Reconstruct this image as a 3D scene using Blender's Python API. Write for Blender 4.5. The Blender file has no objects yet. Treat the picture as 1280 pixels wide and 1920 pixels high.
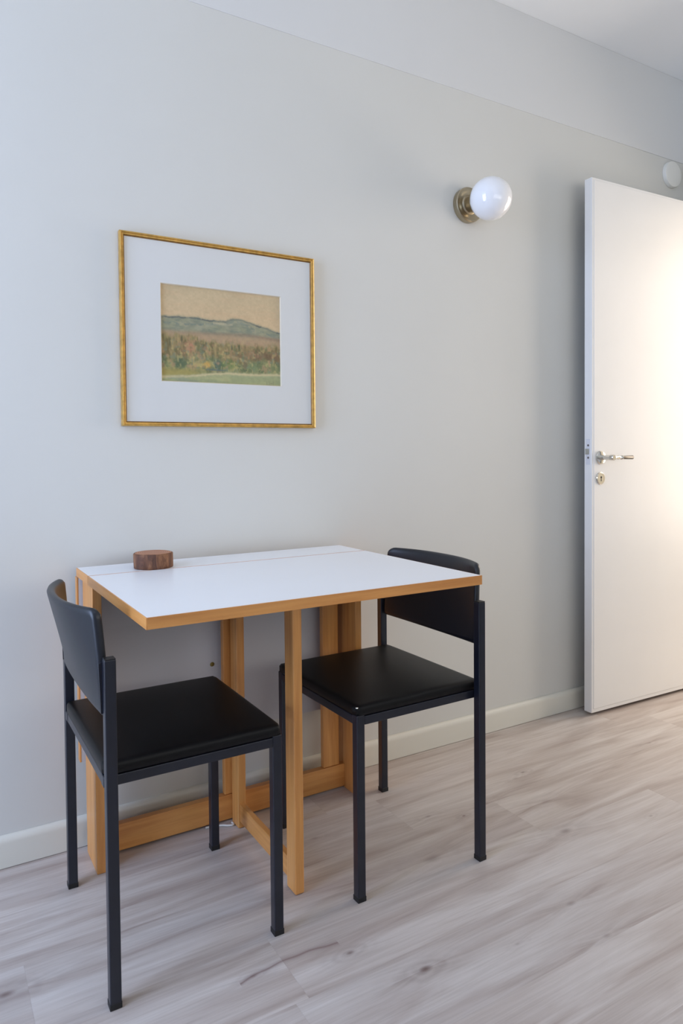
import bpy, bmesh, math, random
import numpy as np
from mathutils import Vector, Matrix

SC = bpy.context.scene
COL = SC.collection
PI = math.pi

# ------------------------------------------------------------------ camera
F_PX = 1321.6
cam_data = bpy.data.cameras.new('camera')
cam = bpy.data.objects.new('camera', cam_data)
COL.objects.link(cam)
cam_data.sensor_fit = 'VERTICAL'
cam_data.sensor_height = 36.0
cam_data.lens = F_PX * 36.0 / 1920.0
cam_data.shift_y = -75.5 / 1920.0
cam_data.clip_start = 0.02
yaw, pitch, roll = 0.5371, 0.0271, -0.0086
fw = Vector((math.sin(yaw) * math.cos(pitch), math.cos(yaw) * math.cos(pitch), -math.sin(pitch)))
rt = Vector((math.cos(yaw), -math.sin(yaw), 0.0))
up = rt.cross(fw)
r2 = math.cos(roll) * rt + math.sin(roll) * up
u2 = -math.sin(roll) * rt + math.cos(roll) * up
m = Matrix((r2, u2, -fw)).transposed().to_4x4()
m.translation = Vector((0.0, -1.953, 1.04))
cam.matrix_world = m
SC.camera = cam

# ------------------------------------------------------------------ light
SC.view_settings.view_transform = 'Standard'
SC.view_settings.look = 'None'
SC.view_settings.gamma = 1.0
SC.view_settings.use_curve_mapping = False
SC.view_settings.exposure = -0.57

world = bpy.data.worlds.new('daylight')
SC.world = world
world.use_nodes = True
world.node_tree.nodes['Background'].inputs['Color'].default_value = (0.75, 0.85, 1.0, 1)
world.node_tree.nodes['Background'].inputs['Strength'].default_value = 0.6


def area(name, loc, direction, sx, sy, power, color):
    d = bpy.data.lights.new(name, 'AREA')
    d.shape = 'RECTANGLE'; d.size = sx; d.size_y = sy; d.energy = power; d.color = color
    o = bpy.data.objects.new(name, d); COL.objects.link(o)
    o.location = loc
    o.rotation_euler = Vector(direction).to_track_quat('-Z', 'Y').to_euler()
    return o


# cool daylight outside the window of the left wall, warm daylight in the next room, added soft fill behind the camera, tilted up at the ceiling
area('daylight_left', (-1.78, -0.82, 1.38), (1, 0.0, 0.0), 1.0, 2.2, 118, (0.515, 0.665, 1.0))
area('daylight_next_room', (4.45, -0.75, 1.45), (-1, 0.02, -0.05), 1.4, 2.0, 118, (1.0, 0.865, 0.73))
area('fill_behind', (1.3, -3.45, 1.5), (0, 1, 1.0), 2.8, 1.5, 42, (1.0, 0.96, 0.90))

# ------------------------------------------------------------------ materials


def s2l(c):
    return tuple(((v / 255.0) / 12.92 if v / 255.0 <= 0.04045 else ((v / 255.0 + 0.055) / 1.055) ** 2.4) for v in c)


class NT:
    def __init__(self, name):
        self.m = bpy.data.materials.new(name); self.m.use_nodes = True
        self.t = self.m.node_tree; self.n = self.t.nodes
        self.b = self.n['Principled BSDF']

    def new(self, typ, **kw):
        nd = self.n.new(typ)
        for k, v in kw.items():
            setattr(nd, k, v)
        return nd

    def link(self, a, b):
        self.t.links.new(a, b)

    def val(self, inp, v):
        if isinstance(v, (int, float)):
            inp.default_value = v
        elif isinstance(v, tuple):
            inp.default_value = v if len(inp.default_value) == len(v) else (*v, 1.0)[:len(inp.default_value)]
        else:
            self.link(v, inp)

    def math(self, op, a, b=None, c=None, clamp=False):
        nd = self.new('ShaderNodeMath', operation=op); nd.use_clamp = clamp
        self.val(nd.inputs[0], a)
        if b is not None: self.val(nd.inputs[1], b)
        if c is not None: self.val(nd.inputs[2], c)
        return nd.outputs[0]

    def mix(self, fac, a, b, blend='MIX'):
        nd = self.new('ShaderNodeMix', data_type='RGBA', blend_type=blend)
        self.val(nd.inputs[0], fac); self.val(nd.inputs[6], a); self.val(nd.inputs[7], b)
        return nd.outputs[2]

    def noise(self, vec, scale, detail=4, rough=0.55, dist=0.0):
        nd = self.new('ShaderNodeTexNoise')
        self.link(vec, nd.inputs['Vector'])
        nd.inputs['Scale'].default_value = scale; nd.inputs['Detail'].default_value = detail
        nd.inputs['Roughness'].default_value = rough; nd.inputs['Distortion'].default_value = dist
        return nd.outputs['Fac']

    def coord(self, scale=(1, 1, 1), loc=(0, 0, 0)):
        tc = self.new('ShaderNodeTexCoord'); mp = self.new('ShaderNodeMapping')
        self.link(tc.outputs['Object'], mp.inputs['Vector'])
        mp.inputs['Scale'].default_value = scale; mp.inputs['Location'].default_value = loc
        return mp.outputs['Vector']

    def ramp(self, fac, stops):
        nd = self.new('ShaderNodeValToRGB'); e = nd.color_ramp.elements
        while len(e) < len(stops): e.new(0.5)
        for i, (p, c) in enumerate(stops):
            e[i].position = p; e[i].color = (*c, 1) if len(c) == 3 else c
        self.link(fac, nd.inputs[0])
        return nd.outputs[0]

    def bump(self, h, strength, dist=0.001):
        nd = self.new('ShaderNodeBump')
        nd.inputs['Strength'].default_value = strength; nd.inputs['Distance'].default_value = dist
        self.link(h, nd.inputs['Height']); self.link(nd.outputs[0], self.b.inputs['Normal'])


def simple(name, col, rough=0.5, metal=0.0, coat=0.0, var=0.03, scale=20, bump=0.0, spec=0.5, bscale=None):
    t = NT(name)
    v = t.coord()
    n = t.noise(v, scale, 3)
    c = s2l(col)
    hi = tuple(min(1, x * (1 + var)) for x in c); lo = tuple(x * (1 - var) for x in c)
    t.link(t.ramp(n, [(0.3, lo), (0.7, hi)]), t.b.inputs['Base Color'])
    t.b.inputs['Roughness'].default_value = rough
    t.b.inputs['Metallic'].default_value = metal
    t.b.inputs['Coat Weight'].default_value = coat
    t.b.inputs['Specular IOR Level'].default_value = spec
    if bump:
        t.bump(t.noise(v, bscale or scale * 10, 3), bump)
    return t.m


def wood(name, base, dark, axis, rough=0.38):
    """honey beech; grain runs along the given axis"""
    t = NT(name)
    sc = [60, 60, 60]; sc[axis] = 3.0
    v = t.coord(tuple(sc))
    g = t.noise(v, 1.0, 6, 0.6, 0.4)
    sc2 = [9, 9, 9]; sc2[axis] = 1.2
    g2 = t.noise(t.coord(tuple(sc2)), 1.0, 3, 0.5, 0.8)
    c = t.ramp(g, [(0.3, s2l(dark)), (0.65, s2l(base))])
    c2 = t.ramp(g2, [(0.3, (0.86, 0.84, 0.80)), (0.7, (1.06, 1.04, 1.02))])
    t.link(t.mix(1.0, c, c2, 'MULTIPLY'), t.b.inputs['Base Color'])
    t.b.inputs['Roughness'].default_value = rough
    t.b.inputs['Coat Weight'].default_value = 0.15
    t.b.inputs['Coat Roughness'].default_value = 0.3
    t.bump(g, 0.12, 0.0006)
    return t.m


UPPERP = simple('upper_wall_paint', (214, 214, 212), 0.8, var=0.01, scale=2, bump=0.04, bscale=150, spec=0.2)
WALLP = simple('wall_paint', (210, 209, 203), 0.62, var=0.012, scale=2.2, bump=0.10, bscale=160, spec=0.3)
CEILP = simple('ceiling_paint', (238, 238, 235), 0.8, var=0.01, scale=2, bump=0.04, bscale=150, spec=0.2)
TRIMP = simple('trim_paint', (218, 215, 203), 0.35, var=0.01, scale=6)
DOORP = simple('door_paint', (232, 230, 226), 0.36, var=0.012, scale=5, bump=0.05, bscale=90)
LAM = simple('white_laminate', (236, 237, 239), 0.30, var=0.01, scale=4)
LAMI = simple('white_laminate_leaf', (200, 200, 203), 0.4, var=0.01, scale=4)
BEECH_X = wood('beech_along_x', (221, 159, 90), (196, 130, 66), 0)
BEECH_Y = wood('beech_along_y', (221, 159, 90), (196, 130, 66), 1)
BEECH_Z = wood('beech_along_z', (221, 159, 90), (196, 130, 66), 2)
STEEL = simple('black_painted_steel', (24, 27, 38), 0.30, var=0.10, scale=30, bump=0.03, bscale=400)
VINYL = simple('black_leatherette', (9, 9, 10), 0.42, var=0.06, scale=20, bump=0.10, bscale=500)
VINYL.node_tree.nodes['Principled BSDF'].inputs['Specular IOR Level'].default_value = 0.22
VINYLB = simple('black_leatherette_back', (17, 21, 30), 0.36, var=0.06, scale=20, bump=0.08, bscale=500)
CAP = simple('black_plastic', (16, 16, 18), 0.5, var=0.05)
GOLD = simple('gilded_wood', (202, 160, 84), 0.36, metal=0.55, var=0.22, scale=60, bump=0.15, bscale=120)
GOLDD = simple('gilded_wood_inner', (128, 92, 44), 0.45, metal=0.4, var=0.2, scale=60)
MAT = simple('passepartout_card', (211, 211, 208), 0.7, var=0.008, scale=6)
BEVEL = simple('passepartout_bevel', (214, 202, 180), 0.8, var=0.02)
BRASS = simple('brushed_nickel', (176, 164, 140), 0.28, metal=1.0, var=0.08, scale=12)
CHROME = simple('chrome', (222, 220, 214), 0.12, metal=1.0, var=0.03, scale=12)
SCREWM = simple('brass_screw', (140, 125, 70), 0.4, metal=0.9, var=0.1)
GLOBE = simple('opal_glass', (236, 236, 238), 0.06, var=0.004, coat=0.6)
GLOBE.node_tree.nodes['Principled BSDF'].inputs['Subsurface Weight'].default_value = 0.5
GLOBE.node_tree.nodes['Principled BSDF'].inputs['Subsurface Radius'].default_value = (0.05, 0.05, 0.05)
GLOBE.node_tree.nodes['Principled BSDF'].inputs['Subsurface Scale'].default_value = 0.5
PLAST = simple('white_plastic', (224, 223, 216), 0.4, var=0.01)
DARK = simple('dark_recess', (30, 28, 28), 0.7, var=0.05)
OUT = simple('outer_wall', (200, 200, 200), 0.9)


def floor_material():
    t = NT('pale_oak_planks')
    tc = t.new('ShaderNodeTexCoord')
    sep = t.new('ShaderNodeSeparateXYZ'); t.link(tc.outputs['Object'], sep.inputs[0])
    X, Y = sep.outputs[0], sep.outputs[1]
    PW, PL = 0.19, 1.28
    row = t.math('FLOOR', t.math('DIVIDE', t.math('ADD', Y, 0.025 + 0.19 * 40), PW))
    wn = t.new('ShaderNodeTexWhiteNoise', noise_dimensions='1D'); t.link(row, wn.inputs['W'])
    xs = t.math('ADD', t.math('DIVIDE', X, PL), t.math('ADD', wn.outputs['Value'], 20.0))
    colm = t.math('FLOOR', xs)
    cmb = t.new('ShaderNodeCombineXYZ'); t.link(row, cmb.inputs[0]); t.link(colm, cmb.inputs[1])
    wn2 = t.new('ShaderNodeTexWhiteNoise', noise_dimensions='3D'); t.link(cmb.outputs[0], wn2.inputs['Vector'])
    pid = wn2.outputs['Value']
    fy = t.math('FRACT', t.math('DIVIDE', t.math('ADD', Y, 0.025 + 0.19 * 40), PW))
    fx = t.math('FRACT', xs)
    ey = t.math('MULTIPLY', t.math('MINIMUM', fy, t.math('SUBTRACT', 1.0, fy)), PW)
    ex = t.math('MULTIPLY', t.math('MINIMUM', fx, t.math('SUBTRACT', 1.0, fx)), PL)
    seam = t.math('SUBTRACT', 1.0, t.math('DIVIDE', t.math('MINIMUM', ey, ex), 0.0016), clamp=True)
    # knots: x, y, size, darkness
    knots = [(0.117, -0.472, .020, .8), (0.546, -0.677, .010, .55), (0.744, -0.722, .012, .75), (0.849, -0.840, .018, .9),
             (1.492, -0.629, .024, .55), (1.309, -0.421, .007, .9), (1.10, -0.542, .030, .45), (1.651, -0.311, .011, .7),
             (1.059, -0.884, .008, .35), (1.22, -0.37, .012, .5), (1.41, -0.400, .018, .4), (0.70, -0.47, .010, .45),
             (1.76, -0.70, .008, .5), (1.26, -0.851, .016, .4), (1.57, -0.484, .024, .3), (2.2, -0.38, .012, .4),
             (1.24, -0.965, .014, .35), (0.368, -0.328, .012, .3), (0.89, -0.30, .014, .35), (1.60, -0.33, .014, .3),
             (-0.5, -0.8, .02, .6), (0.2, -1.4, .02, .7), (1.9, -1.2, .02, .7)]
    warp = None; dark = None
    wv = t.noise(tc.outputs['Object'], 14.0, 3, 0.6)
    wob = t.math('MULTIPLY_ADD', wv, 0.9, 0.55)
    for kx, ky, s, dk in knots:
        dx = t.math('SUBTRACT', X, kx); dy = t.math('SUBTRACT', Y, ky)
        a = t.math('POWER', t.math('ABSOLUTE', t.math('DIVIDE', dx, s * 4.5)), 2.0)
        b = t.math('POWER', t.math('ABSOLUTE', t.math('DIVIDE', dy, s * 1.6)), 2.0)
        g = t.math('EXPONENT', t.math('MULTIPLY', t.math('ADD', a, b), -1.0))
        w = t.math('MULTIPLY', g, t.math('MULTIPLY', t.math('SIGN', dy), s * 0.9))
        warp = w if warp is None else t.math('ADD', warp, w)
        a2 = t.math('POWER', t.math('ABSOLUTE', t.math('DIVIDE', dx, s * 0.9)), 2.0)
        b2 = t.math('POWER', t.math('ABSOLUTE', t.math('DIVIDE', dy, s * 0.42)), 2.0)
        k = t.math('MULTIPLY', t.math('EXPONENT', t.math('MULTIPLY', t.math('MULTIPLY', t.math('ADD', a2, b2), wob), -1.0)), dk)
        rad2 = t.math('SQRT', t.math('ADD', a, b))
        rg = t.math('MULTIPLY_ADD', t.math('SINE', t.math('MULTIPLY_ADD', wv, 14.0, t.math('MULTIPLY', rad2, 10.0))), 0.5, 0.5)
        halo = t.math('MULTIPLY', g, t.math('MULTIPLY_ADD', rg, dk * 0.24, dk * 0.16))
        k = t.math('MAXIMUM', k, halo)
        dark = k if dark is None else t.math('MAXIMUM', dark, k)
    Yw = t.math('ADD', Y, t.math('MULTIPLY', warp, 1.0))
    off = t.math('MULTIPLY', pid, 37.0)
    gv = t.new('ShaderNodeCombineXYZ')
    t.link(t.math('ADD', t.math('MULTIPLY', X, 1.7), off), gv.inputs[0])
    t.link(t.math('MULTIPLY', Yw, 17.0), gv.inputs[1]); t.link(off, gv.inputs[2])
    g1 = t.noise(gv.outputs[0], 1.0, 5, 0.55, 0.9)
    fv = t.new('ShaderNodeCombineXYZ')
    t.link(t.math('ADD', t.math('MULTIPLY', X, 6.0), off), fv.inputs[0])
    t.link(t.math('MULTIPLY', Yw, 190.0), fv.inputs[1]); t.link(off, fv.inputs[2])
    g2 = t.noise(fv.outputs[0], 1.0, 4, 0.6, 0.2)
    # cathedral rings
    rv = t.new('ShaderNodeCombineXYZ')
    t.link(t.math('ADD', t.math('MULTIPLY', X, 0.9), off), rv.inputs[0])
    t.link(t.math('MULTIPLY', Yw, 5.0), rv.inputs[1]); t.link(off, rv.inputs[2])
    rn = t.noise(rv.outputs[0], 1.0, 2, 0.4, 0.3)
    rings = t.math('MULTIPLY_ADD', t.math('SINE', t.math('MULTIPLY', rn, 85.0)), 0.5, 0.5)
    base = t.ramp(g1, [(0.24, s2l((158, 142, 134))), (0.40, s2l((181, 169, 161))), (0.58, s2l((197, 188, 181))), (0.80, s2l((209, 202, 196)))])
    tint = t.ramp(pid, [(0.0, (0.97, 0.955, 0.945)), (0.35, (1.02, 1.02, 1.02)), (0.7, (0.98, 0.985, 0.995)), (1.0, (1.03, 1.02, 1.005))])
    c = t.mix(1.0, base, tint, 'MULTIPLY')
    fine = t.ramp(g2, [(0.32, (0.89, 0.875, 0.86)), (0.6, (1.03, 1.025, 1.025))])
    c = t.mix(0.85, c, fine, 'MULTIPLY')
    rr = t.ramp(rings, [(0.0, (0.92, 0.90, 0.89)), (0.5, (1.01, 1.01, 1.01))])
    c = t.mix(0.38, c, rr, 'MULTIPLY')
    c = t.mix(t.math('MULTIPLY', dark, 0.95, clamp=True), c, s2l((96, 72, 66)))
    # the long dark split in the front plank
    sx0, sx1 = 0.515, 0.738
    u = t.math('DIVIDE', t.math('SUBTRACT', X, sx0), sx1 - sx0)
    xo = t.math('SUBTRACT', X, 0.625)
    line = t.math('SUBTRACT', -0.6705, t.math('MULTIPLY', t.math('MULTIPLY', xo, xo), 1.0))
    line = t.math('ADD', line, t.math('MULTIPLY', t.math('SINE', t.math('MULTIPLY', X, 95.0)), 0.0012))
    dl = t.math('ABSOLUTE', t.math('SUBTRACT', Y, line))
    ins = t.math('MULTIPLY', t.math('GREATER_THAN', u, 0.0), t.math('LESS_THAN', u, 1.0))
    prof = t.math('MULTIPLY', t.math('EXPONENT', t.math('MULTIPLY', dl, -260.0)), ins)
    c = t.mix(t.math('MULTIPLY', prof, 0.8), c, s2l((118, 92, 88)))
    c = t.mix(t.math('MULTIPLY', seam, 0.07), c, s2l((90, 80, 76)))
    t.link(c, t.b.inputs['Base Color'])
    t.link(t.math('MULTIPLY_ADD', g2, 0.14, 0.34), t.b.inputs['Roughness'])
    t.b.inputs['Specular IOR Level'].default_value = 0.45
    h = t.math('SUBTRACT', t.math('MULTIPLY', g2, 0.3), t.math('MULTIPLY', seam, 0.5))
    t.bump(h, 0.18, 0.0008)
    return t.m


FLOORM = floor_material()


def bark_material():
    t = NT('bark')
    n = t.noise(t.coord((55, 55, 16)), 1.0, 6, 0.7, 0.6)
    t.link(t.ramp(n, [(0.3, s2l((56, 34, 26))), (0.5, s2l((102, 66, 46))), (0.72, s2l((158, 112, 78)))]), t.b.inputs['Base Color'])
    t.b.inputs['Roughness'].default_value = 0.75
    t.bump(n, 0.8, 0.003)
    return t.m


def endgrain_material():
    t = NT('end_grain')
    w = t.new('ShaderNodeTexWave', wave_type='RINGS', rings_direction='Z')
    t.link(t.coord(), w.inputs['Vector'])
    w.inputs['Scale'].default_value = 60; w.inputs['Distortion'].default_value = 1.5; w.inputs['Detail'].default_value = 2
    t.link(t.ramp(w.outputs['Fac'], [(0.0, s2l((150, 98, 70))), (1.0, s2l((186, 134, 100)))]), t.b.inputs['Base Color'])
    t.b.inputs['Roughness'].default_value = 0.6
    return t.m


# ------------------------------------------------------------------ mesh helpers


def finish(name, bm, mat, parent=None, smooth=False, bevel=0.0, segs=2, kind=None, mats=None, angle=40):
    bmesh.ops.recalc_face_normals(bm, faces=bm.faces[:])
    me = bpy.data.meshes.new(name)
    bm.to_mesh(me); bm.free()
    for mm in (mats or [mat]):
        me.materials.append(mm)
    o = bpy.data.objects.new(name, me)
    COL.objects.link(o)
    if parent is not None:
        o.parent = parent
    if smooth:
        for p in me.polygons: p.use_smooth = True
    if bevel > 0:
        md = o.modifiers.new('bevel', 'BEVEL'); md.width = bevel; md.segments = segs
        md.limit_method = 'ANGLE'; md.angle_limit = math.radians(angle)
        md.harden_normals = False
        for p in me.polygons: p.use_smooth = True
        wn = o.modifiers.new('wn', 'WEIGHTED_NORMAL'); wn.keep_sharp = False
    if kind:
        o['kind'] = kind
    return o


def box(bm, x0, x1, y0, y1, z0, z1, mi=0):
    vs = [bm.verts.new((x, y, z)) for x in (x0, x1) for y in (y0, y1) for z in (z0, z1)]
    fs = [(0, 1, 3, 2), (4, 6, 7, 5), (0, 4, 5, 1), (2, 3, 7, 6), (0, 2, 6, 4), (1, 5, 7, 3)]
    for f in fs:
        fc = bm.faces.new([vs[i] for i in f]); fc.material_index = mi
    return vs


def boxo(name, x0, x1, y0, y1, z0, z1, mat, parent=None, bevel=0.0, kind=None, segs=2):
    bm = bmesh.new(); box(bm, x0, x1, y0, y1, z0, z1)
    return finish(name, bm, mat, parent, bevel=bevel, kind=kind, segs=segs)


def lathe(name, prof, mat, parent=None, axis='Z', n=64, loc=(0, 0, 0), sharp=None):
    """prof: (radius, height) list, closed to the axis at both ends when radius is 0"""
    bm = bmesh.new(); rings = []
    for r, h in prof:
        if r < 1e-6:
            rings.append([bm.verts.new((0, 0, h))])
        else:
            rings.append([bm.verts.new((r * math.cos(2 * PI * i / n), r * math.sin(2 * PI * i / n), h)) for i in range(n)])
    for a, b in zip(rings, rings[1:]):
        for i in range(n):
            j = (i + 1) % n
            if len(a) == 1 and len(b) == 1: continue
            if len(a) == 1: bm.faces.new((a[0], b[i], b[j]))
            elif len(b) == 1: bm.faces.new((a[i], a[j], b[0]))
            else: bm.faces.new((a[i], a[j], b[j], b[i]))
    R = {'Z': Matrix(), 'Y': Matrix.Rotation(PI / 2, 4, 'X'), 'X': Matrix.Rotation(PI / 2, 4, 'Y')}[axis]
    bmesh.ops.transform(bm, matrix=Matrix.Translation(loc) @ R, verts=bm.verts[:])
    o = finish(name, bm, mat, parent, smooth=True)
    o.data.set_sharp_from_angle(angle=math.radians(35))
    return o


def empty(name, loc=(0, 0, 0), rz=0.0, label=None, cat=None, group=None, kind=None):
    o = bpy.data.objects.new(name, None); COL.objects.link(o)
    o.location = loc; o.rotation_euler = (0, 0, rz); o.empty_display_size = 0.1
    if label: o['label'] = label
    if cat: o['category'] = cat
    if group: o['group'] = group
    if kind: o['kind'] = kind
    return o


# ------------------------------------------------------------------ setting
X0, X1 = -1.6, 2.955
Y0, Y1 = -3.2, 0.0
ZC = 2.68
ZL = 2.317
T = 0.12

bm = bmesh.new(); box(bm, X0 - T, 4.2 + T, Y0 - T, Y1 + T, -0.08, 0.0)
finish('floor', bm, FLOORM, kind='structure')
boxo('ceiling', X0 - T, 4.2 + T, Y0 - T, Y1 + T, ZC, ZC + 0.1, CEILP, kind='structure')

# back wall: grey paint up to a slight step, paler above it
bm = bmesh.new(); box(bm, X0 - T, 4.2 + T, 0.0, T, 0.0, ZL); finish('wall_back', bm, WALLP, kind='structure')
bm = bmesh.new(); box(bm, X0, X1, -0.003, T, ZL, ZC); finish('wall_back_upper', bm, UPPERP, kind='structure', bevel=0.002)


def wall_with_hole(name, axis, c0, c1, a0, a1, z0, z1, h0, h1, hz0, hz1, mat, kind='structure'):
    bm = bmesh.new()
    def b(p, q, u, v):
        if q - p < 1e-4 or v - u < 1e-4: return
        if axis == 'x': box(bm, c0, c1, p, q, u, v)
        else: box(bm, p, q, c0, c1, u, v)
    b(a0, h0, z0, z1); b(h1, a1, z0, z1); b(h0, h1, z0, hz0); b(h0, h1, hz1, z1)
    return finish(name, bm, mat, kind=kind)


DY0, DY1, DZ = -0.90, -0.145, 2.105          # doorway in the right wall
wall_with_hole('wall_right', 'x', X1, X1 + 0.10, Y0, -0.0, 0.0, ZC, DY0, DY1, 0.0, DZ, WALLP)
wall_with_hole('wall_left', 'x', X0 - T, X0, Y0, 0.0, 0.0, ZC, -1.45, -0.20, 0.22, 2.52, WALLP)
wall_with_hole('wall_front', 'y', Y0 - T, Y0, X0, 4.2, 0.0, ZC, -0.2, 2.7, 0.70, 2.45, WALLP)
# next room beyond the doorway
wall_with_hole('wall_hall_end', 'x', 4.2, 4.2 + T, Y0, 0.0, 0.0, ZC, -1.50, -0.08, 0.35, 2.45, WALLP)
boxo('wall_hall_side', X1 + 0.10, 4.2, -1.9, -1.8, 0.0, ZC, WALLP, kind='structure')


def win(name, axis, c, a0, a1, z0, z1):
    e = empty(name, kind='structure')
    w = 0.05
    bm = bmesh.new()
    def b(p, q, u, v):
        if axis == 'x': box(bm, c - 0.03, c + 0.03, p, q, u, v)
        else: box(bm, p, q, c - 0.03, c + 0.03, u, v)
    b(a0, a1, z0, z0 + w); b(a0, a1, z1 - w, z1); b(a0, a0 + w, z0 + w, z1 - w); b(a1 - w, a1, z0 + w, z1 - w)
    mid = (a0 + a1) / 2; b(mid - 0.025, mid + 0.025, z0 + w, z1 - w)
    finish('window_frame', bm, TRIMP, e, bevel=0.004)
    return e


win('window_1', 'x', X0 - 0.06, -1.45, -0.20, 0.22, 2.52)
win('fill_window', 'y', Y0 - 0.06, -0.2, 2.7, 0.70, 2.45)  # unseen opening, added to let in the fill light behind the camera
win('window_3', 'x', 4.26, -1.50, -0.08, 0.35, 2.45)


def baseboard(name, x0, x1):
    """skirting with a rounded top edge, run along the back wall"""
    prof = [(0.0, 0.0)]
    prof = [(-0.0005, 0.0015), (-0.015, 0.0015), (-0.015, 0.062)]
    for i in range(1, 9):
        a = i / 8 * PI / 2
        prof.append((-0.015 + 0.0125 * (1 - math.cos(a)), 0.062 + 0.018 * math.sin(a)))
    prof.append((-0.0005, 0.080))
    bm = bmesh.new()
    A = [bm.verts.new((x0, y, z)) for y, z in prof]; B = [bm.verts.new((x1, y, z)) for y, z in prof]
    n = len(prof)
    for i in range(n):
        j = (i + 1) % n
        bm.faces.new((A[i], A[j], B[j], B[i]))
    bm.faces.new(A); bm.faces.new(B[::-1])
    o = finish(name, bm, TRIMP, kind='structure', smooth=True)
    o.data.set_sharp_from_angle(angle=math.radians(30))
    return o


baseboard('baseboard_back', X0, X1)
bm = bmesh.new()
box(bm, X1 - 0.014, X1, Y0, DY0 - 0.07, 0.0015, 0.08)
finish('baseboard_right', bm, TRIMP, kind='structure', bevel=0.004)
boxo('baseboard_left', X0, X0 + 0.014, Y0, 0.0 - 0.016, 0.0015, 0.08, TRIMP, kind='structure', bevel=0.004)

# door frame in the right wall
bm = bmesh.new()
box(bm, X1 - 0.004, X1 + 0.104, DY1, DY1 + 0.022, 0, DZ)
box(bm, X1 - 0.004, X1 + 0.104, DY0 - 0.022, DY0, 0, DZ)
box(bm, X1 - 0.004, X1 + 0.104, DY0 - 0.022, DY1 + 0.022, DZ, DZ + 0.022)
box(bm, X1 - 0.012, X1, DY0 - 0.07, DY0 - 0.022, 0, DZ + 0.07)
box(bm, X1 - 0.012, X1, DY1 + 0.022, DY1 + 0.07, 0, DZ + 0.07)
box(bm, X1 - 0.012, X1, DY0 - 0.022, DY1 + 0.022, DZ + 0.022, DZ + 0.07)
finish('trim_1', bm, TRIMP, kind='structure', bevel=0.003)

# ------------------------------------------------------------------ door leaf, open and nearly parallel to the back wall
W = 0.715; H0, H1 = 0.012, 2.088
door = empty('door_1', (2.228, -0.106, 0.0), -0.0256, kind='structure')
door['label'] = 'open white flush door with chrome lever standing in front of the wall'
bm = bmesh.new(); box(bm, 0, W, 0.0015, 0.0385, H0, H1)
finish('door_leaf', bm, DOORP, door, bevel=0.003)
bm = bmesh.new(); box(bm, 0.011, W - 0.011, 0.0, 0.040, H0 + 0.016, H1 - 0.010)
finish('door_panel', bm, DOORP, door, bevel=0.0012)
# lever handle: rose, neck, lever
hx, hz = 0.045, 1.012
h = lathe('handle_rose', [(0, 0.0), (0.0265, 0.0), (0.0265, 0.004), (0.023, 0.008), (0.012, 0.010), (0, 0.010)], CHROME, door, 'Y', loc=(hx, 0.0, hz))


def bar_profile(name, pts, mat, parent, n=24):
    """surface of revolution about the local x axis: pts = (x, radius); centre line given"""
    bm = bmesh.new(); rings = []
    for x, y, z, r, rz in pts:
        rings.append([bm.verts.new((x, y + r * math.cos(2 * PI * i / n), z + rz * math.sin(2 * PI * i / n))) for i in range(n)])
    for a, b in zip(rings, rings[1:]):
        for i in range(n):
            j = (i + 1) % n; bm.faces.new((a[i], a[j], b[j], b[i]))
    bm.faces.new(rings[0]); bm.faces.new(rings[-1][::-1])
    o = finish(name, bm, mat, parent, smooth=True)
    o.data.set_sharp_from_angle(angle=math.radians(45))
    return o


lathe('handle_neck', [(0, 0.0), (0.010, 0.0), (0.010, 0.040), (0.0115, 0.044), (0.0115, 0.056), (0.009, 0.060), (0, 0.060)], CHROME, door, 'Y', loc=(hx, -0.008, hz))
bar_profile('handle_lever', [(hx - 0.012, -0.058, hz, 0.006, 0.007), (hx - 0.008, -0.058, hz, 0.0095, 0.010), (hx + 0.010, -0.058, hz, 0.0085, 0.009),
                             (hx + 0.020, -0.058, hz, 0.0055, 0.0055), (hx + 0.034, -0.058, hz, 0.0085, 0.0085), (hx + 0.046, -0.058, hz, 0.0055, 0.0055),
                             (hx + 0.050, -0.058, hz, 0.0088, 0.0088), (hx + 0.056, -0.058, hz, 0.0088, 0.0088)], CHROME, door)
bar_profile('handle_grip', [(hx + 0.056, -0.058, hz, 0.0065, 0.0065), (hx + 0.114, -0.058, hz, 0.0078, 0.0078), (hx + 0.116, -0.058, hz, 0.0060, 0.0060)],
            simple('dark_grip', (92, 84, 72), 0.35, metal=0.6), door)
kz = 0.931
es = lathe('key_rosette', [(0, 0.0), (0.0245, 0.0), (0.0245, 0.003), (0.021, 0.0055), (0, 0.0055)], CHROME, door, 'Y', loc=(hx, 0.0, kz))
bm = bmesh.new()
n = 20
vs = [bm.verts.new((hx + 0.0042 * math.cos(PI * 1.75 * i / n - PI * 0.375), -0.0058, kz + 0.004 + 0.0042 * math.sin(PI * 1.75 * i / n - PI * 0.375))) for i in range(n + 1)]
vs += [bm.verts.new((hx - 0.0022, -0.0058, kz - 0.011)), bm.verts.new((hx + 0.0022, -0.0058, kz - 0.011))]
f = bm.faces.new(vs); r = bmesh.ops.extrude_face_region(bm, geom=[f])
bmesh.ops.translate(bm, vec=(0, 0.002, 0), verts=[v for v in r['geom'] if isinstance(v, bmesh.types.BMVert)])
finish('keyhole', bm, DARK, es)
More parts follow.
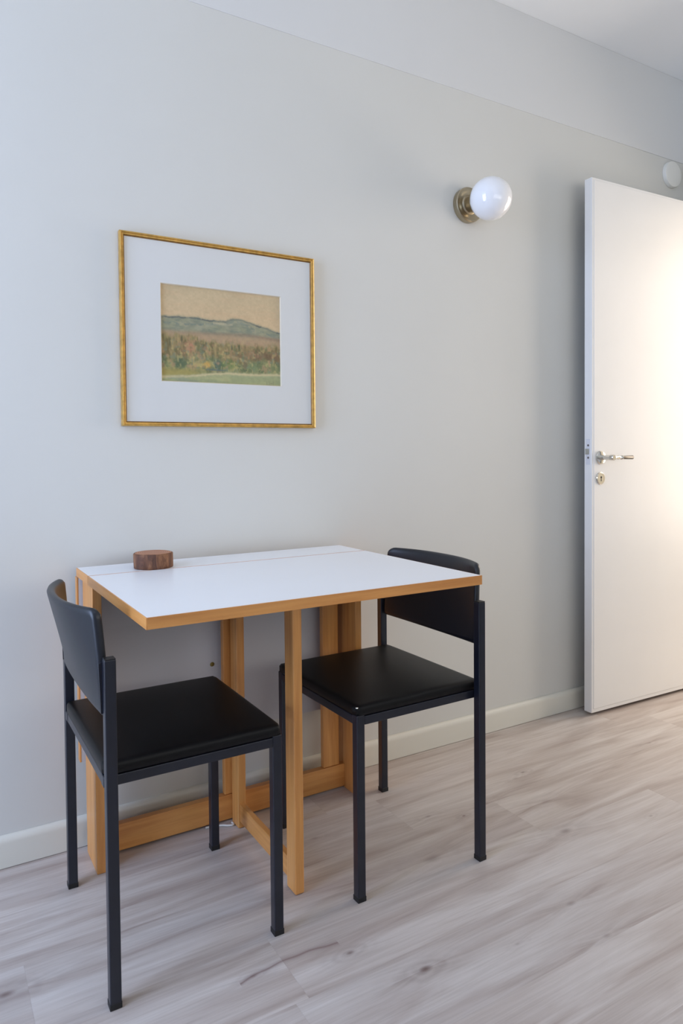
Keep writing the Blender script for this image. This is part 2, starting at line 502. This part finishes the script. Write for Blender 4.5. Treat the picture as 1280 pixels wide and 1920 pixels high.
# latch plate on the leaf's edge
lp = boxo('latch_plate', -0.0012, 0.002, 0.009, 0.029, 0.985, 1.085, simple('painted_plate', (214, 214, 218), 0.35), door, bevel=0.0006)
bm = bmesh.new()
vs = [bm.verts.new(p) for p in ((0, 0.012, 1.025), (-0.011, 0.024, 1.025), (0, 0.026, 1.025), (0, 0.012, 1.047), (-0.011, 0.024, 1.047), (0, 0.026, 1.047))]
for f in ((0, 1, 2), (5, 4, 3), (0, 3, 4, 1), (1, 4, 5, 2), (2, 5, 3, 0)): bm.faces.new([vs[i] for i in f])
finish('latch_bolt', bm, CHROME, lp)
for zz in (1.012, 1.060):
    lathe('plate_screw', [(0, -0.0012), (0.0045, -0.0012), (0.0040, -0.0022), (0, -0.0024)], simple('worn_steel', (120, 112, 112), 0.4, metal=0.8), lp, 'X', n=20, loc=(0, 0.018, zz))
for z in (0.25, 1.80):
    lathe('hinge', [(0, 0), (0.008, 0), (0.008, 0.09), (0, 0.09)], CHROME, door, 'Z', n=16, loc=(W + 0.004, 0.008, z))

# ------------------------------------------------------------------ round cover high on the wall
lathe('wall_cover', [(0, 0.0), (0.057, 0.0), (0.057, 0.010), (0.054, 0.0155), (0.046, 0.018), (0.030, 0.0186), (0, 0.019)], PLAST, None, 'Y', loc=(0, 0, 0))
o = bpy.data.objects['wall_cover']; o.location = (2.864, -0.0005, 2.250)
o['label'] = 'small round white plastic cover high on the wall above the open door'; o['category'] = 'wall cover'

# ------------------------------------------------------------------ wall lamp
lamp = empty('wall_lamp', (1.690, 0.0, 1.9155), 0, 'unlit white opal globe wall lamp on round brushed metal base', 'lamp')
lathe('lamp_base', [(0, 0.0), (0.0595, 0.0), (0.0610, 0.002), (0.0610, 0.020), (0.0585, 0.0230), (0.052, 0.0235), (0.045, 0.0205), (0.034, 0.0195), (0.030, 0.024), (0, 0.024)],
      BRASS, lamp, 'Y', n=96)
lathe('lamp_neck', [(0, 0.02), (0.027, 0.02), (0.027, 0.050), (0.036, 0.056), (0.038, 0.066), (0.034, 0.070), (0, 0.070)], BRASS, lamp, 'Y', n=64)
R = 0.0715
prof = [(0.0 if i in (0, 48) else R * math.sin(PI * i / 48), 0.128 - R * math.cos(PI * i / 48)) for i in range(49)]
g = lathe('globe_shade', prof, GLOBE, lamp, 'Y', n=96, loc=(0, 0, -0.012))
g.data.set_sharp_from_angle(angle=PI)

# ------------------------------------------------------------------ framed landscape
pic = empty('framed_painting', (0.7639, 0.0, 1.3797), 0, 'framed landscape watercolour with wide white mat and thin gold frame on the grey wall', 'painting')
PWD, PHT = 0.592, 0.525
FW = 0.0135


def frame_loft(name, hw, hh, prof, mat, parent):
    """mitred frame: prof = (inset from the outer edge, distance from the wall)"""
    bm = bmesh.new(); loops = []
    for ins, d in prof:
        loops.append([bm.verts.new((sx * (hw - ins), -d, sz * (hh - ins))) for sx, sz in ((-1, -1), (1, -1), (1, 1), (-1, 1))])
    m_ = len(loops)
    for k in range(m_):
        a, b = loops[k], loops[(k + 1) % m_]
        for i in range(4):
            j = (i + 1) % 4
            bm.faces.new((a[i], a[j], b[j], b[i]))
    return finish(name, bm, mat, parent)


hw, hh = PWD / 2, PHT / 2
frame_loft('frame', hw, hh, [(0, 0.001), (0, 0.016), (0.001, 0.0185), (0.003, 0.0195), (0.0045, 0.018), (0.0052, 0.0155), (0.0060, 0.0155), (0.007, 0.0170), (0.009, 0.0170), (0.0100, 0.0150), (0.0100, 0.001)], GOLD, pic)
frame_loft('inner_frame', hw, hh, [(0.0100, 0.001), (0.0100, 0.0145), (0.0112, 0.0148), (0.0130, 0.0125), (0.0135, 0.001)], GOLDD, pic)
ow, oh = 0.1845, 0.1360      # half size of the window in the mat
ocx, ocz = -0.0015, -0.0008
bm = bmesh.new()
inner = [(ocx + sx * ow, ocz + sz * oh) for sx, sz in ((-1, -1), (1, -1), (1, 1), (-1, 1))]
outer = [(sx * (hw - 0.012), sz * (hh - 0.012)) for sx, sz in ((-1, -1), (1, -1), (1, 1), (-1, 1))]
a = [bm.verts.new((x, -0.0115, z)) for x, z in outer]; b = [bm.verts.new((x, -0.0115, z)) for x, z in inner]
c = [bm.verts.new((x, -0.0075, z)) for x, z in outer]; d = [bm.verts.new((x, -0.0075, z)) for x, z in inner]
for i in range(4):
    j = (i + 1) % 4
    bm.faces.new((a[i], a[j], b[j], b[i])); bm.faces.new((c[i], c[j], d[j], d[i])); bm.faces.new((a[i], a[j], c[j], c[i])); bm.faces.new((b[i], b[j], d[j], d[i]))
finish('mat_board', bm, MAT, pic)
bm = bmesh.new()
b = [bm.verts.new((x, -0.01155, z)) for x, z in inner]
dd = [bm.verts.new((ocx + sx * (ow - 0.0022), -0.0072, ocz + sz * (oh - 0.0022))) for sx, sz in ((-1, -1), (1, -1), (1, 1), (-1, 1))]
for i in range(4):
    j = (i + 1) % 4; bm.faces.new((b[i], b[j], dd[j], dd[i]))
finish('mat_bevel', bm, BEVEL, pic)

# watercolour painted into a colour attribute of a fine sheet
NX, NZ = 300, 222
rng = np.random.default_rng(7)


def vnoise(u, v, fx, fy, seed, octv=3):
    out = np.zeros_like(u); amp = 1.0; tot = 0
    for k in range(octv):
        r = np.random.default_rng(seed + k * 17)
        gx, gy = int(fx * 2 ** k) + 3, int(fy * 2 ** k) + 3
        g_ = r.random((gy, gx))
        x = u * fx * 2 ** k; y = v * fy * 2 ** k
        xi = np.clip(np.floor(x).astype(int), 0, gx - 2); yi = np.clip(np.floor(y).astype(int), 0, gy - 2)
        tx = x - xi; ty = y - yi; tx = tx * tx * (3 - 2 * tx); ty = ty * ty * (3 - 2 * ty)
        out += amp * ((g_[yi, xi] * (1 - tx) + g_[yi, xi + 1] * tx) * (1 - ty) + (g_[yi + 1, xi] * (1 - tx) + g_[yi + 1, xi + 1] * tx) * ty)
        tot += amp; amp *= 0.55
    return out / tot


U, V = np.meshgrid(np.linspace(0, 1, NX + 1), np.linspace(0, 1, NZ + 1))   # V: 0 top
img = np.zeros((NZ + 1, NX + 1, 3))


def rgb(*c): return np.array(c, float)


def lay(mask, colr):
    global img
    img = img * (1 - mask[..., None]) + np.asarray(colr) * mask[..., None]


def step(x, w=0.006): return 1 / (1 + np.exp(-np.clip(x / w, -40, 40)))


n1 = vnoise(U, V, 5, 4, 1); n2 = vnoise(U, V, 14, 10, 2); n3 = vnoise(U, V, 40, 30, 3, 2); nh = vnoise(U, V, 6, 30, 5, 3)
img[:] = rgb(194, 174, 138)
lay(np.clip(V / 0.34, 0, 1) * 0.8, rgb(206, 178, 138)); lay((n1 > .5) * (n1 - .5) * 0.9, rgb(176, 156, 122)); lay(np.clip(nh - .5, 0, 1) * .7, rgb(205, 165, 128))
ridge = np.interp(U, [0, .06, .14, .3, .34, .45, .52, .58, .66, .73, .8, .88, .95, 1], [.34, .336, .328, .322, .33, .338, .330, .297, .303, .325, .350, .372, .398, .405]) + (n3 - .5) * .014
lay(step(V - ridge), rgb(146, 146, 118))
lay(step(V - ridge) * np.clip((n2 - .45) * 3, 0, 1) * .6, rgb(130, 132, 112)); lay(step(V - ridge) * np.clip((vnoise(U, V, 12, 20, 9) - .55) * 4, 0, 1) * .8, rgb(168, 156, 126))
lay(np.exp(-((V - ridge - .008) / .008) ** 2) * (.45 + .4 * (n2 > .5)), rgb(84, 90, 88))
r2_ = ridge + .05 + .02 * np.sin(U * 9) + (n2 - .5) * .03
lay(np.exp(-((V - r2_) / .012) ** 2) * .55 * (n3 > .42), rgb(106, 120, 114))
snow = np.exp(-((V - .365) / .012) ** 2) * ((U > .42) & (U < .58)); lay(snow * .7, rgb(188, 172, 140))
lay(step(V - (.475 + (n2 - .5) * .02), .008) * 1.0, rgb(170, 146, 114))
hz_ = step(V - ridge - .01, .006) * step(.47 - V, .01)
lay(hz_ * np.clip((vnoise(U, V, 16, 34, 81, 3) - .5) * 5, 0, 1) * .5, rgb(160, 156, 130)); lay(hz_ * np.clip((vnoise(U, V, 14, 30, 82, 3) - .52) * 5, 0, 1) * .5, rgb(110, 120, 106))
b2 = .8 * np.exp(-((V - np.interp(U, [0, .4, .7, 1], [.49, .475, .46, .49])) / .018) ** 2); lay(b2 * np.clip(U + .25, 0, 1) * .6, rgb(134, 110, 92))
lay(step(V - .52, .02) * .5, rgb(176, 144, 112))
tree = .575 - .02 * (vnoise(U, V * 0, 34, 1, 21, 2) > .55) - .05 * (U < .3) + (n3 - .5) * .03
lay(step(V - tree, .008), rgb(140, 126, 84))
tv = vnoise(U, V, 46, 12, 31, 3)
lay(step(V - tree, .01) * np.clip((tv - .5) * 5, 0, 1) * .75, rgb(104, 94, 62))
lay(step(V - tree, .01) * np.clip((.45 - tv) * 5, 0, 1) * .6, rgb(176, 152, 104))
lay(np.exp(-((V - .68) / .07) ** 2) * step(U - .55, .06) * np.clip(n2 * 1.5, 0, 1) * .7, rgb(112, 86, 66))
lay(np.exp(-(((V - .62) / .09) ** 2 + ((U - .22) / .10) ** 2)) * np.clip(n3 * 1.6 - .3, 0, 1) * .9, rgb(182, 128, 100))
for ux, vt, hh_ in ((.08, .55, .09), (.17, .52, .08), (.28, .56, .05), (.34, .56, .06), (.36, .57, .04), (.63, .57, .05), (.57, .58, .05), (.80, .6, .05)):
    lay(np.exp(-(((U - ux) / .008) ** 2)) * step(V - vt, .006) * step(vt + hh_ - V, .01) * .8, rgb(84, 82, 58))
gm = step(V - (.745 + .03 * np.sin(U * 13) + (n3 - .5) * .04), .012)
lay(gm * .9, rgb(134, 138, 94)); lay(gm * np.clip((n3 - .48) * 5, 0, 1) * .8, rgb(92, 104, 72)); lay(gm * np.clip((.42 - n2) * 5, 0, 1) * .7, rgb(190, 164, 104))
for ux, vx, rx, rv_, cl in ((.55, .78, .06, .05, (96, 118, 66)), (.15, .78, .05, .06, (86, 100, 74)), (.45, .78, .03, .05, (84, 98, 86)), (.02, .78, .03, .06, (92, 98, 72)),
                            (.74, .80, .05, .05, (116, 132, 92)), (.90, .80, .08, .05, (122, 130, 88)), (.37, .80, .035, .04, (198, 156, 84)), (.28, .74, .05, .06, (170, 150, 104)), (.68, .78, .02, .04, (104, 86, 70))):
    lay(np.exp(-(((U - ux) / rx) ** 2 + ((V - vx) / rv_) ** 2) ** 1.5) * np.clip(.35 + n3, 0, 1), rgb(*cl))
arc = .70 + .9 * (U - .55) ** 2 + .28 * np.clip(U - .62, 0, 1)
lay(np.exp(-((V - arc) / .014) ** 2) * step(U - .49, .015) * step(.72 - U, .02) * np.clip(n3 * 1.4, 0, 1) * .6, rgb(184, 166, 120))
zone = step(V - .56, .03) * step(.88 - V, .015)
q1 = vnoise(U, V, 50, 26, 71, 2); q2 = vnoise(U, V, 44, 24, 72, 2); q3 = vnoise(U, V, 36, 22, 73, 2); q4 = vnoise(U, V, 60, 30, 74, 2)
lay(zone * np.clip((q1 - .58) * 6, 0, 1) * .55, rgb(186, 168, 112)); lay(zone * np.clip((q2 - .6) * 6, 0, 1) * .55, rgb(98, 108, 72)); lay(zone * np.clip((q3 - .62) * 6, 0, 1) * .5, rgb(176, 136, 106)); lay(zone * np.clip((q4 - .62) * 6, 0, 1) * .5, rgb(120, 132, 112))
lay(np.exp(-((V - .845) / .008) ** 2) * step(U - .36, .01) * step(.52 - U, .01) * .8, rgb(88, 104, 104))
lay(step(V - .855, .01) * step(.34 - U + (n2 - .5) * .1, .04), rgb(158, 144, 82))
pale = np.interp(U, [0, .2, .4, .55, .7, 1], [.93, .915, .88, .862, .868, .852]) + (n3 - .5) * .012
lay(step(V - pale, .005), rgb(150, 156, 118)); lay(np.exp(-((V - pale - .012) / .014) ** 2) * .9, rgb(206, 186, 142))
lay(step(V - pale - .035, .012) * .9, rgb(154, 158, 114)); lay(step(V - pale - .03, .01) * np.clip((nh - .5) * 4, 0, 1) * .6, rgb(176, 170, 122))
lay(step(V - .94, .015) * step(.5 - U, .1) * np.clip((.5 - nh) * 5, 0, 1) * .6, rgb(132, 138, 122))
for ux, vx, sx_, sv in ((.865, .955, .002, .022), (.885, .960, .002, .018), (.905, .958, .009, .003), (.92, .955, .002, .022), (.895, .978, .03, .002)):
    lay(np.exp(-(((U - ux) / sx_) ** 2 + ((V - vx) / sv) ** 2)) * .7, rgb(108, 106, 84))
img *= (1 + (vnoise(U, V, 60, 46, 50, 2) - .5)[..., None] * .07)
img = np.clip(img, 0, 255) / 255.0
lin = np.where(img <= 0.04045, img / 12.92, ((img + 0.055) / 1.055) ** 2.4)
sw, sh_ = ow + 0.004, oh + 0.004
verts = [(ocx - sw + 2 * sw * (i / NX), -0.0068, ocz + sh_ - 2 * sh_ * (j / NZ)) for j in range(NZ + 1) for i in range(NX + 1)]
faces = [(j * (NX + 1) + i, (j + 1) * (NX + 1) + i, (j + 1) * (NX + 1) + i + 1, j * (NX + 1) + i + 1) for j in range(NZ) for i in range(NX)]
me = bpy.data.meshes.new('watercolour_sheet'); me.from_pydata(verts, [], faces)
ca = me.color_attributes.new('paint', 'FLOAT_COLOR', 'POINT')
buf = np.ones(((NX + 1) * (NZ + 1), 4), np.float32); buf[:, :3] = lin.reshape(-1, 3)
ca.data.foreach_set('color', buf.ravel())
t = NT('watercolour_paint'); at = t.new('ShaderNodeVertexColor'); at.layer_name = 'paint'
pn = t.noise(t.coord(), 160, 2)
t.link(t.mix(0.25, at.outputs[0], t.ramp(pn, [(0.3, (.97, .97, .97)), (.7, (1.02, 1.02, 1.02))]), 'MULTIPLY'), t.b.inputs['Base Color']); t.b.inputs['Roughness'].default_value = 0.8
me.materials.append(t.m)
ws = bpy.data.objects.new('watercolour_sheet', me); COL.objects.link(ws); ws.parent = pic
boxo('backing_board', -hw + 0.012, hw - 0.012, -0.0066, -0.0015, -hh + 0.012, hh - 0.012, simple('backing_card', (150, 130, 100), 0.8), pic)

# ------------------------------------------------------------------ gateleg table
TX0, TX1 = 0.339, 1.132
TY0, TYS, TY1 = -0.035, -0.183, -0.697
TZ = 0.7476; TT = 0.022
tab = empty('gateleg_table', (0, 0, 0), 0, 'white-topped beech gateleg table against the wall between two black chairs', 'table')


def top_panel(name, x0, x1, y0, y1, z0, z1, parent, mlam=None, lip=0.0022):
    """laminate slab with a solid beech edging all round"""
    mlam = mlam or LAM
    bm = bmesh.new(); box(bm, x0 + lip, x1 - lip, y0 + lip, y1 - lip, z0 + 0.0004, z1)
    p = finish(name, bm, mlam, parent)
    for nm, q, mt in (('edging', (x0, x0 + lip, y0, y1, z0, z1 - 0.0004), BEECH_Y), ('edging', (x1 - lip, x1, y0, y1, z0, z1 - 0.0004), BEECH_Y),
                      ('edging', (x0 + lip, x1 - lip, y0, y0 + lip, z0, z1 - 0.0004), BEECH_X), ('edging', (x0 + lip, x1 - lip, y1 - lip, y1, z0, z1 - 0.0004), BEECH_X)):
        boxo(nm, *q, mt, p)
    return p


top_panel('fixed_top', TX0, TX1, TYS + 0.0012, TY0, TZ - TT, TZ, tab)
top_panel('raised_leaf', TX0, TX1, TY1, TYS - 0.0012, TZ - TT, TZ, tab)
# second leaf hanging down behind the stiles
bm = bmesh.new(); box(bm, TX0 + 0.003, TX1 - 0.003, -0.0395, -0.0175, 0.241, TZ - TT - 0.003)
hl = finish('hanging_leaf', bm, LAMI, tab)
boxo('edging', TX0, TX0 + 0.003, -0.040, -0.017, 0.238, TZ - TT - 0.003, BEECH_Z, hl)
boxo('edging', TX1 - 0.003, TX1, -0.040, -0.017, 0.238, TZ - TT - 0.003, BEECH_Z, hl)
boxo('edging', TX0 + 0.003, TX1 - 0.003, -0.0393, -0.0177, 0.238, 0.241, LAMI, hl)
SB = TZ - TT - 0.0005
boxo('end_panel', 0.352, 0.374, -0.165, -0.044, 0.0, SB, BEECH_Z, tab, bevel=0.002)
boxo('end_panel', 1.108, 1.130, -0.165, -0.044, 0.0, SB, BEECH_Z, tab, bevel=0.002)
boxo('bottom_rail', 0.3735, 1.1085, -0.096, -0.074, 0.006, 0.076, BEECH_X, tab, bevel=0.002)
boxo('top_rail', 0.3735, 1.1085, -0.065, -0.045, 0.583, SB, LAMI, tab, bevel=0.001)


def gate(x0, y0, x1, y1, w, th, z0, z1, label=None):
    """gate: hinge post at (x0,y0), outer post at (x1,y1), joined by two rails"""
    d = Vector((x1 - x0, y1 - y0, 0)); L = d.length; ang = math.atan2(d.y, d.x)
    e = empty('gate', (x0, y0, 0), ang); e.parent = tab
    boxo('post', 0, w, -th / 2, th / 2, z0, z1, BEECH_Z, e, bevel=0.004, segs=3)
    boxo('post', L - w, L, -th / 2, th / 2, z0, z1, BEECH_Z, e, bevel=0.004, segs=3)
    boxo('gate_rail', w - 0.001, L - w + 0.001, -th * 0.32, th * 0.32, 0.020, 0.070, BEECH_X, e, bevel=0.002)
    boxo('gate_rail', w - 0.001, L - w + 0.001, -th * 0.32, th * 0.32, z1 - 0.060, z1 - 0.012, BEECH_X, e, bevel=0.002)
    return e


gate(0.744, -0.104, 0.744, -0.497, 0.047, 0.024, 0.001, SB)
# the folded gate stands on the rail line just behind it
e = empty('gate', (0.715, -0.0845, 0), 0); e.parent = tab
boxo('post', 0.0, 0.050, -0.010, 0.010, 0.0765, 0.582, BEECH_Z, e, bevel=0.003)
boxo('post', 0.320, 0.375, -0.010, 0.010, 0.0765, SB, BEECH_Z, e, bevel=0.003)
boxo('post_top', 0.0, 0.050, -0.010, 0.010, 0.5825, SB, BEECH_Z, e, bevel=0.001)
# screw on the hanging leaf
lathe('screw', [(0, 0), (0.0065, 0), (0.0055, 0.002), (0, 0.003)], SCREWM, hl, 'Y', n=24, loc=(0.703, -0.0397, 0.437))

# ------------------------------------------------------------------ wooden disc on the table
wd = empty('wood_slice', (0.51, -0.14, TZ + 0.0003), 0, 'thick round slice of dark brown log with bark lying on the white tabletop', 'wood slice')
bm = bmesh.new(); n = 96; rr = random.Random(3)
ph = [(rr.uniform(0, 6.28), k, 0.0012 / (1 + 0.25 * k)) for k in (2, 3, 5, 9, 17, 31)]
def rad(a, z): return 0.0488 + sum(am * math.sin(k * a + p + z * 30) for p, k, am in ph)
rows = []
for z in (0.0, 0.002, 0.010, 0.020, 0.030, 0.0365, 0.038):
    ins = 0.0015 if z in (0.0, 0.038) else 0
    rows.append([bm.verts.new(((rad(2 * PI * i / n, z) - ins) * math.cos(2 * PI * i / n), (rad(2 * PI * i / n, z) - ins) * math.sin(2 * PI * i / n), z)) for i in range(n)])
for a, b in zip(rows, rows[1:]):
    for i in range(n):
        j = (i + 1) % n; bm.faces.new((a[i], a[j], b[j], b[i]))
bm.faces.new(rows[0][::-1]); bm.faces.new(rows[-1])
o = finish('bark_ring', bm, bark_material(), wd, smooth=True); o.data.set_sharp_from_angle(angle=math.radians(50))
bm = bmesh.new()
A = [bm.verts.new(((rad(2 * PI * i / n, 0.038) - 0.004) * math.cos(2 * PI * i / n), (rad(2 * PI * i / n, 0.038) - 0.004) * math.sin(2 * PI * i / n), 0.0382)) for i in range(n)]
B = [bm.verts.new((v.co.x * 0.985, v.co.y * 0.985, 0.0388)) for v in A]
bm.faces.new(B)
for i in range(n):
    j = (i + 1) % n; bm.faces.new((A[i], A[j], B[j], B[i]))
finish('cut_face', bm, endgrain_material(), wd)

# ------------------------------------------------------------------ chairs
TB = 0.0215


def tube_v(name, x, y, z0, z1, parent, t=TB):
    o = boxo(name, x - t / 2, x + t / 2, y - t / 2, y + t / 2, z0, z1, STEEL, parent, bevel=0.0022, segs=2)
    return o


def make_chair(loc, rz, label):
    ch = empty('dining_chair', loc, rz, label, 'chair', 'black steel and leatherette dining chairs at the table')
    bx, by = -0.175, 0.216
    fx, fy = 0.175, 0.1915
    # back legs run up as posts, front legs stop under the seat
    for s in (-1, 1):
        l = tube_v('leg', bx, s * by, 0.010, 0.660, ch)
        boxo('foot_cap', bx - TB / 2 - .0006, bx + TB / 2 + .0006, s * by - TB / 2 - .0006, s * by + TB / 2 + .0006, 0.0, 0.012, CAP, l, bevel=0.001)
        boxo('post_cap', bx - TB / 2 + .0006, bx + TB / 2 - .0006, s * by - TB / 2 + .0006, s * by + TB / 2 - .0006, 0.6595, 0.6620, CAP, l, bevel=0.0008)
    for s in (-1, 1):
        l = tube_v('leg', fx, s * fy, 0.010, 0.436, ch)
        boxo('foot_cap', fx - TB / 2 - .0006, fx + TB / 2 + .0006, s * fy - TB / 2 - .0006, s * fy + TB / 2 + .0006, 0.0, 0.012, CAP, l, bevel=0.001)
    # seat frame: side rails, front rail, back rail
    for s in (-1, 1):
        boxo('side_rail', bx - TB / 2, fx - TB / 2 + 0.0005, s * fy - TB / 2, s * fy + TB / 2, 0.412, 0.4325, STEEL, ch, bevel=0.002)
    boxo('front_rail', fx - TB / 2 + 0.001, fx + TB / 2 - 0.001, -fy + TB / 2 - 0.0005, fy - TB / 2 + 0.0005, 0.412, 0.4325, STEEL, ch, bevel=0.002)
    boxo('back_rail', bx - TB / 2 + 0.001, bx + TB / 2 - 0.001, -fy + TB / 2 - 0.0005, fy - TB / 2 + 0.0005, 0.412, 0.4325, STEEL, ch, bevel=0.002)
    # seat cushion
    bm = bmesh.new(); NXs, NYs = 28, 30
    x0, x1, hy = -0.1855, 0.1862, 0.2022
    zb = 0.4335
    grid = []
    def ptop(i, j):
        u = -1 + 2 * i / NXs; v = -1 + 2 * j / NYs
        uu = math.copysign(1 - (1 - abs(u)) ** 1.6, u); vv = math.copysign(1 - (1 - abs(v)) ** 1.6, v)
        e = 1 - max(abs(uu), abs(vv))
        crown = 0.0050 * (1 - uu ** 4) * (1 - vv ** 4)
        rnd = 0.0055 * (1 - math.sqrt(max(0, 1 - max(0, 1 - e / 0.05) ** 2)))
        # rounded corners
        k = 0.985 if abs(uu) > .96 and abs(vv) > .96 else 1
        return ((x0 + x1) / 2 + uu * (x1 - x0) / 2 * k, vv * hy * k, zb + 0.0235 + crown - rnd)
    top = [[bm.verts.new(ptop(i, j)) for j in range(NYs + 1)] for i in range(NXs + 1)]
    for i in range(NXs):
        for j in range(NYs):
            bm.faces.new((top[i][j], top[i + 1][j], top[i + 1][j + 1], top[i][j + 1]))
    ring = [top[i][0] for i in range(NXs + 1)] + [top[NXs][j] for j in range(1, NYs + 1)] + [top[i][NYs] for i in range(NXs - 1, -1, -1)] + [top[0][j] for j in range(NYs - 1, 0, -1)]
    low = [bm.verts.new((v.co.x, v.co.y, zb + 0.002)) for v in ring]
    low2 = [bm.verts.new((((x0 + x1) / 2) + (v.co.x - (x0 + x1) / 2) * .985, v.co.y * .985, zb)) for v in ring]
    nn = len(ring)
    for i in range(nn):
        j = (i + 1) % nn
        bm.faces.new((ring[i], ring[j], low[j], low[i])); bm.faces.new((low[i], low[j], low2[j], low2[i]))
    bm.faces.new(low2)
    o = finish('seat', bm, VINYL, ch, smooth=True); o.data.set_sharp_from_angle(angle=math.radians(60))
    # curved backrest between the posts
    bm = bmesh.new(); NS, NZs = 40, 18
    hyb = 0.2035; zb0, zb1 = 0.548, 0.752; th = 0.015; rct = 0.020; rcb = 0.010
    def curve(s, w):
        k = (w + 1) / 2
        return bx - 0.004 - 0.010 * k ** 1.5 - (0.004 + 0.045 * k ** 0.85) * (1 - abs(s) ** 2.4)
    def outline(s, w):
        """s, w in -1..1 to position on the rounded rectangle"""
        y = s * hyb
        # vertical half extent shrinks near the ends to round the corners
        hz = (zb1 - zb0) / 2
        dyy = hyb - abs(y)
        ct = rct - math.sqrt(max(0, rct ** 2 - (rct - dyy) ** 2)) if dyy < rct else 0
        cb = rcb - math.sqrt(max(0, rcb ** 2 - (rcb - dyy) ** 2)) if dyy < rcb else 0
        zt = hz - ct; zl = hz - cb
        z = (zb0 + zb1) / 2 + (w * zt if w > 0 else w * zl)
        y *= 1 - 0.030 * ((w + 1) / 2) ** 1.5
        return y, z
    F, B = [], []
    for i in range(NS + 1):
        s = math.sin((-1 + 2 * i / NS) * PI / 2)
        fr, bk = [], []
        for k in range(NZs + 1):
            w = math.sin((-1 + 2 * k / NZs) * PI / 2)
            y, z = outline(s, w)
            edge = min(1, (1 - abs(w)) / 0.09) ; edge2 = min(1, (1 - abs(s)) / 0.03)
            tk = th / 2 * math.sqrt(max(0.0, 1 - (1 - min(edge, edge2)) ** 2)) + 0.0012
            x = curve(s, w)
            fr.append(bm.verts.new((x + tk, y, z))); bk.append(bm.verts.new((x - tk, y, z)))
        F.append(fr); B.append(bk)
    for i in range(NS):
        for k in range(NZs):
            bm.faces.new((F[i][k], F[i + 1][k], F[i + 1][k + 1], F[i][k + 1]))
            bm.faces.new((B[i][k], B[i][k + 1], B[i + 1][k + 1], B[i + 1][k]))
        bm.faces.new((F[i][0], B[i][0], B[i + 1][0], F[i + 1][0])); bm.faces.new((F[i][NZs], F[i + 1][NZs], B[i + 1][NZs], B[i][NZs]))
    for k in range(NZs):
        bm.faces.new((F[0][k], F[0][k + 1], B[0][k + 1], B[0][k])); bm.faces.new((F[NS][k], B[NS][k], B[NS][k + 1], F[NS][k + 1]))
    bmesh.ops.remove_doubles(bm, verts=bm.verts[:], dist=1e-5)
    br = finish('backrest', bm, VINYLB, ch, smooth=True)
    for s in (-1, 1):
        # welded tab that carries the backrest, with its screw
        bm = bmesh.new()
        pts = [(bx - 0.009, 0.654), (bx - 0.017, 0.650), (bx - 0.014, 0.556), (bx - 0.009, 0.556)]
        ya, yb = s * 0.2062, s * 0.2040
        A = [bm.verts.new((x, ya, z)) for x, z in pts]; Bv = [bm.verts.new((x, yb, z)) for x, z in pts]
        bm.faces.new(A); bm.faces.new(Bv[::-1])
        for i in range(4):
            j = (i + 1) % 4; bm.faces.new((A[i], A[j], Bv[j], Bv[i]))
        finish('back_bracket', bm, STEEL, ch)
    return ch


cl = make_chair((0.467, -0.395, 0), 0.0, 'black chair at the left end of the table, backrest fully in view, facing right')
cr = make_chair((1.0265, -0.3925, 0), PI + 0.012, 'black chair at the right end of the table, backrest partly hidden by the tabletop corner')
lathe('tack', [(0, 0), (0.0035, 0.0), (0.003, 0.0015), (0, 0.002)], CHROME, cr, 'Z', n=16, loc=(0.183, 0.1975, 0.4535))

# ------------------------------------------------------------------ white cable on the floor under the table
cu = bpy.data.curves.new('cable', 'CURVE'); cu.dimensions = '3D'; cu.bevel_depth = 0.0028; cu.bevel_resolution = 4
sp = cu.splines.new('BEZIER')
pts = [(0.655, -0.101), (0.680, -0.104), (0.700, -0.112), (0.715, -0.122), (0.728, -0.124), (0.7285, -0.112)]
sp.bezier_points.add(len(pts) - 1)
for bp, p in zip(sp.bezier_points, pts):
    bp.co = (p[0], p[1], 0.0034); bp.handle_left_type = bp.handle_right_type = 'AUTO'
o = bpy.data.objects.new('cable', cu); COL.objects.link(o); cu.materials.append(PLAST)
deps = bpy.context.evaluated_depsgraph_get()
me = bpy.data.meshes.new_from_object(o.evaluated_get(deps))
bpy.data.objects.remove(o)
o = bpy.data.objects.new('cable', me); COL.objects.link(o)
o['label'] = 'thin white cable on the floor in front of the bottom rail of the table'; o['category'] = 'cable'
